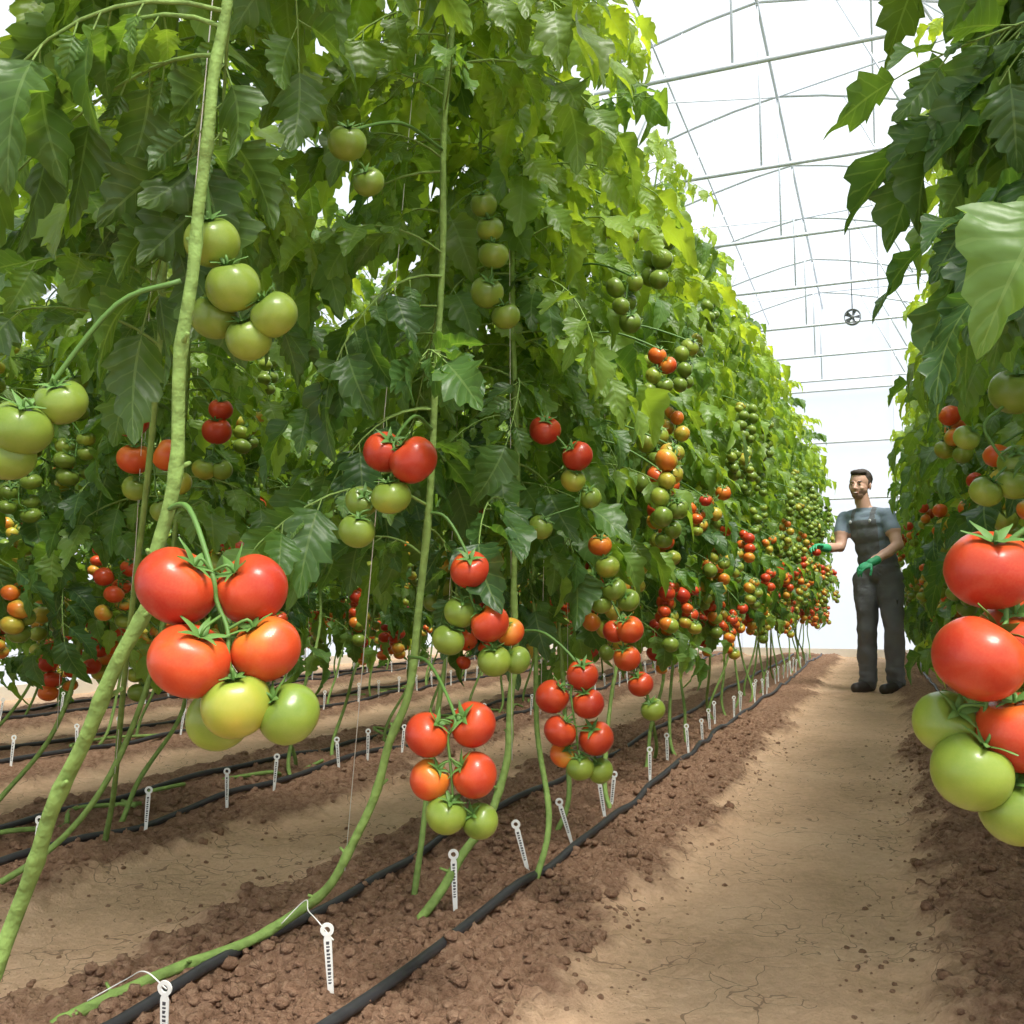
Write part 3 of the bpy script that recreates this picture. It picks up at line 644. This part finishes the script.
# ------------------------------------------------------------------ greenhouse shell
XL,XR,XC=-6.2,4.8,-.7; EV,RG=2.9,5.0; Y0,Y1=-3.,14.
def roofz(x): 
    t=abs(x-XC)/5.5; return EV+(RG-EV)*(1-t**1.3)
rx_=np.linspace(XL,XR,41); ry=np.linspace(Y0,Y1,35)
G=np.array([[(x,y,roofz(x)+.03) for x in rx_] for y in ry]); mb=MB(); mb.grid(G,0); link('ceiling',mb.mesh('ceiling',[M_film]))
for nm,x in (('wall_left',XL),('wall_right',XR)):
    G=np.array([[(x,y,z) for z in np.linspace(0,EV+.03,4)] for y in ry]); mb=MB(); mb.grid(G,0); link(nm,mb.mesh(nm,[M_wallf]))
for nm,y in (('wall_back',Y1),('wall_front',Y0)):
    G=np.array([[(x,y,(roofz(x)+.03)*f) for x in rx_] for f in np.linspace(0,1,5)]); mb=MB(); mb.grid(G,0); link(nm,mb.mesh(nm,[M_wallf]))
mb=MB(); y=Y0+.1; kk=0
while y<Y1:
    xx=np.linspace(XL+.04,XR-.04,31); tube(mb,np.array([(x,y,roofz(x)-.02) for x in xx]),.014,0,ns=6)
    for x in (XL+.05,XR-.05): tube(mb,np.array([(x,y,-.02),(x,y,EV)]),.022,0,ns=6)
    tb=3.75; h=3.6
    tube(mb,np.array([(XC-h+.1,y,tb),(XC+h-.1,y,tb)]),.015,0,ns=6)
    for q in (-2.1,-1.05,0,1.05,2.1):
        tube(mb,np.array([(XC+q,y,tb),(XC+q*.5,y,roofz(XC+q*.5)-.02)]),.008,0,ns=5)
    if kk%2==1:
        for sx in (-1,1): tube(mb,np.array([(XC+sx*1.7,y,roofz(XC+1.7)-.03),(XC,y+1.35,RG-.03)]),.007,0,ns=5)
    y+=1.35; kk+=1
for x in (XC,XC-.75,XC+.75,XC-1.7,XC+1.7,XC-3.0,XC+3.0): tube(mb,np.array([(x,Y0,roofz(x)-.04),(x,Y1,roofz(x)-.04)]),.013 if x==XC else .008,0,ns=6)
for z in (2.2,3.0,3.75): tube(mb,np.array([(XL,Y1-.05,z),(XR,Y1-.05,z)]),.018,0,ns=6)
for x in (-3.5,-1.6,.2,2.2): tube(mb,np.array([(x,Y1-.05,0),(x,Y1-.05,roofz(x))]),.016,0,ns=6)
link('greenhouse_frame',mb.mesh('greenhouse_frame',[M_pipe]))
M_kick=simple('kickboard_white',(.85,.81,.73),.7,noise=.05)
def box(mb,c,s,mat=0):
    c=A_(c,float); s=A_(s,float)/2; V=A_([(x,y,z) for x in(-1,1) for y in(-1,1) for z in(-1,1)],float)*s+c
    F=A_([(0,1,3,2),(4,6,7,5),(0,4,5,1),(2,3,7,6),(0,2,6,4),(1,5,7,3)]); mb.add(V,F,np.zeros((8,3)),np.ones((8,4)),np.full(6,mat))
def flat(me): me.polygons.foreach_set('use_smooth',np.zeros(len(me.polygons),dtype=bool)); return me
for nm,c,s in (('baseboard_back',(XC,Y1-.12,.06),(10.8,.03,.13)),('baseboard_left',(XL+.1,5.5,.06),(.03,16.8,.13)),('baseboard_right',(XR-.1,5.5,.06),(.03,16.8,.13))):
    mb=MB(); box(mb,c,s); link(nm,flat(mb.mesh(nm,[M_kick])))
# hanging circulation fan
mb=MB(); a=np.linspace(0,2*np.pi,25); G=A_([[(.17*np.cos(t),-.06,.17*np.sin(t)),(.17*np.cos(t),.06,.17*np.sin(t)),(.155*np.cos(t),.06,.155*np.sin(t)),(.155*np.cos(t),-.06,.155*np.sin(t))] for t in a]); mb.grid(G,0,close=True)
tube(mb,A_([(0,-.05,0),(0,.05,0)]),.035,0,ns=12)
for k in range(5):
    t=k*2*np.pi/5; u=A_([np.cos(t),0,np.sin(t)]); w=A_([-np.sin(t),0,np.cos(t)])
    mb.grid(A_([[u*.03-w*.02+[0,-.02,0],u*.03+w*.02+[0,.02,0]],[u*.145-w*.045+[0,-.03,0],u*.145+w*.045+[0,.03,0]]]),0)
tube(mb,A_([(0,0,.16),(0,0,2.6)]),.012,0,ns=6)
link('circulation_fan',mb.mesh('circulation_fan',[simple('fan_grey',(.16,.17,.17),.5)]),(-.2,9.4,3.45),scale=(.45,.45,.45))
# ------------------------------------------------------------------ light, world, camera
w=bpy.data.worlds.new('sky'); S.world=w; w.use_nodes=True; nt=w.node_tree; nt.nodes.clear()
bg=nt.nodes.new('ShaderNodeBackground'); o=nt.nodes.new('ShaderNodeOutputWorld')
tc=nt.nodes.new('ShaderNodeTexCoord'); nz=nt.nodes.new('ShaderNodeTexNoise'); nz.inputs['Scale'].default_value=2.5; nt.links.new(tc.outputs['Generated'],nz.inputs['Vector'])
r=ramp(nt,[(.35,(.82,.91,1.0)),(.6,(.99,.99,1))]); nt.links.new(nz.outputs[0],r.inputs[0]); nt.links.new(r.outputs[0],bg.inputs[0])
bg.inputs[1].default_value=1.18; nt.links.new(bg.outputs[0],o.inputs[0])
sn=bpy.data.lights.new('sun','SUN'); sn.energy=11.5; sn.angle=math.radians(24); sn.color=(1,.95,.85)
so=bpy.data.objects.new('sun',sn); S.collection.objects.link(so)
so.rotation_euler=Vector((-.42,.38,-1.)).to_track_quat('-Z','Y').to_euler()
cd=bpy.data.cameras.new('camera'); cam=bpy.data.objects.new('camera',cd); S.collection.objects.link(cam); S.camera=cam
cd.sensor_width=36; cd.lens=950/1024*36; cd.clip_start=.05; cam.location=(0,0,.72)
cam.rotation_euler=(math.radians(95.6),0,math.radians(21.4))
S.view_settings.view_transform='Standard'
S.view_settings.exposure=0.0
S.view_settings.gamma=1.03
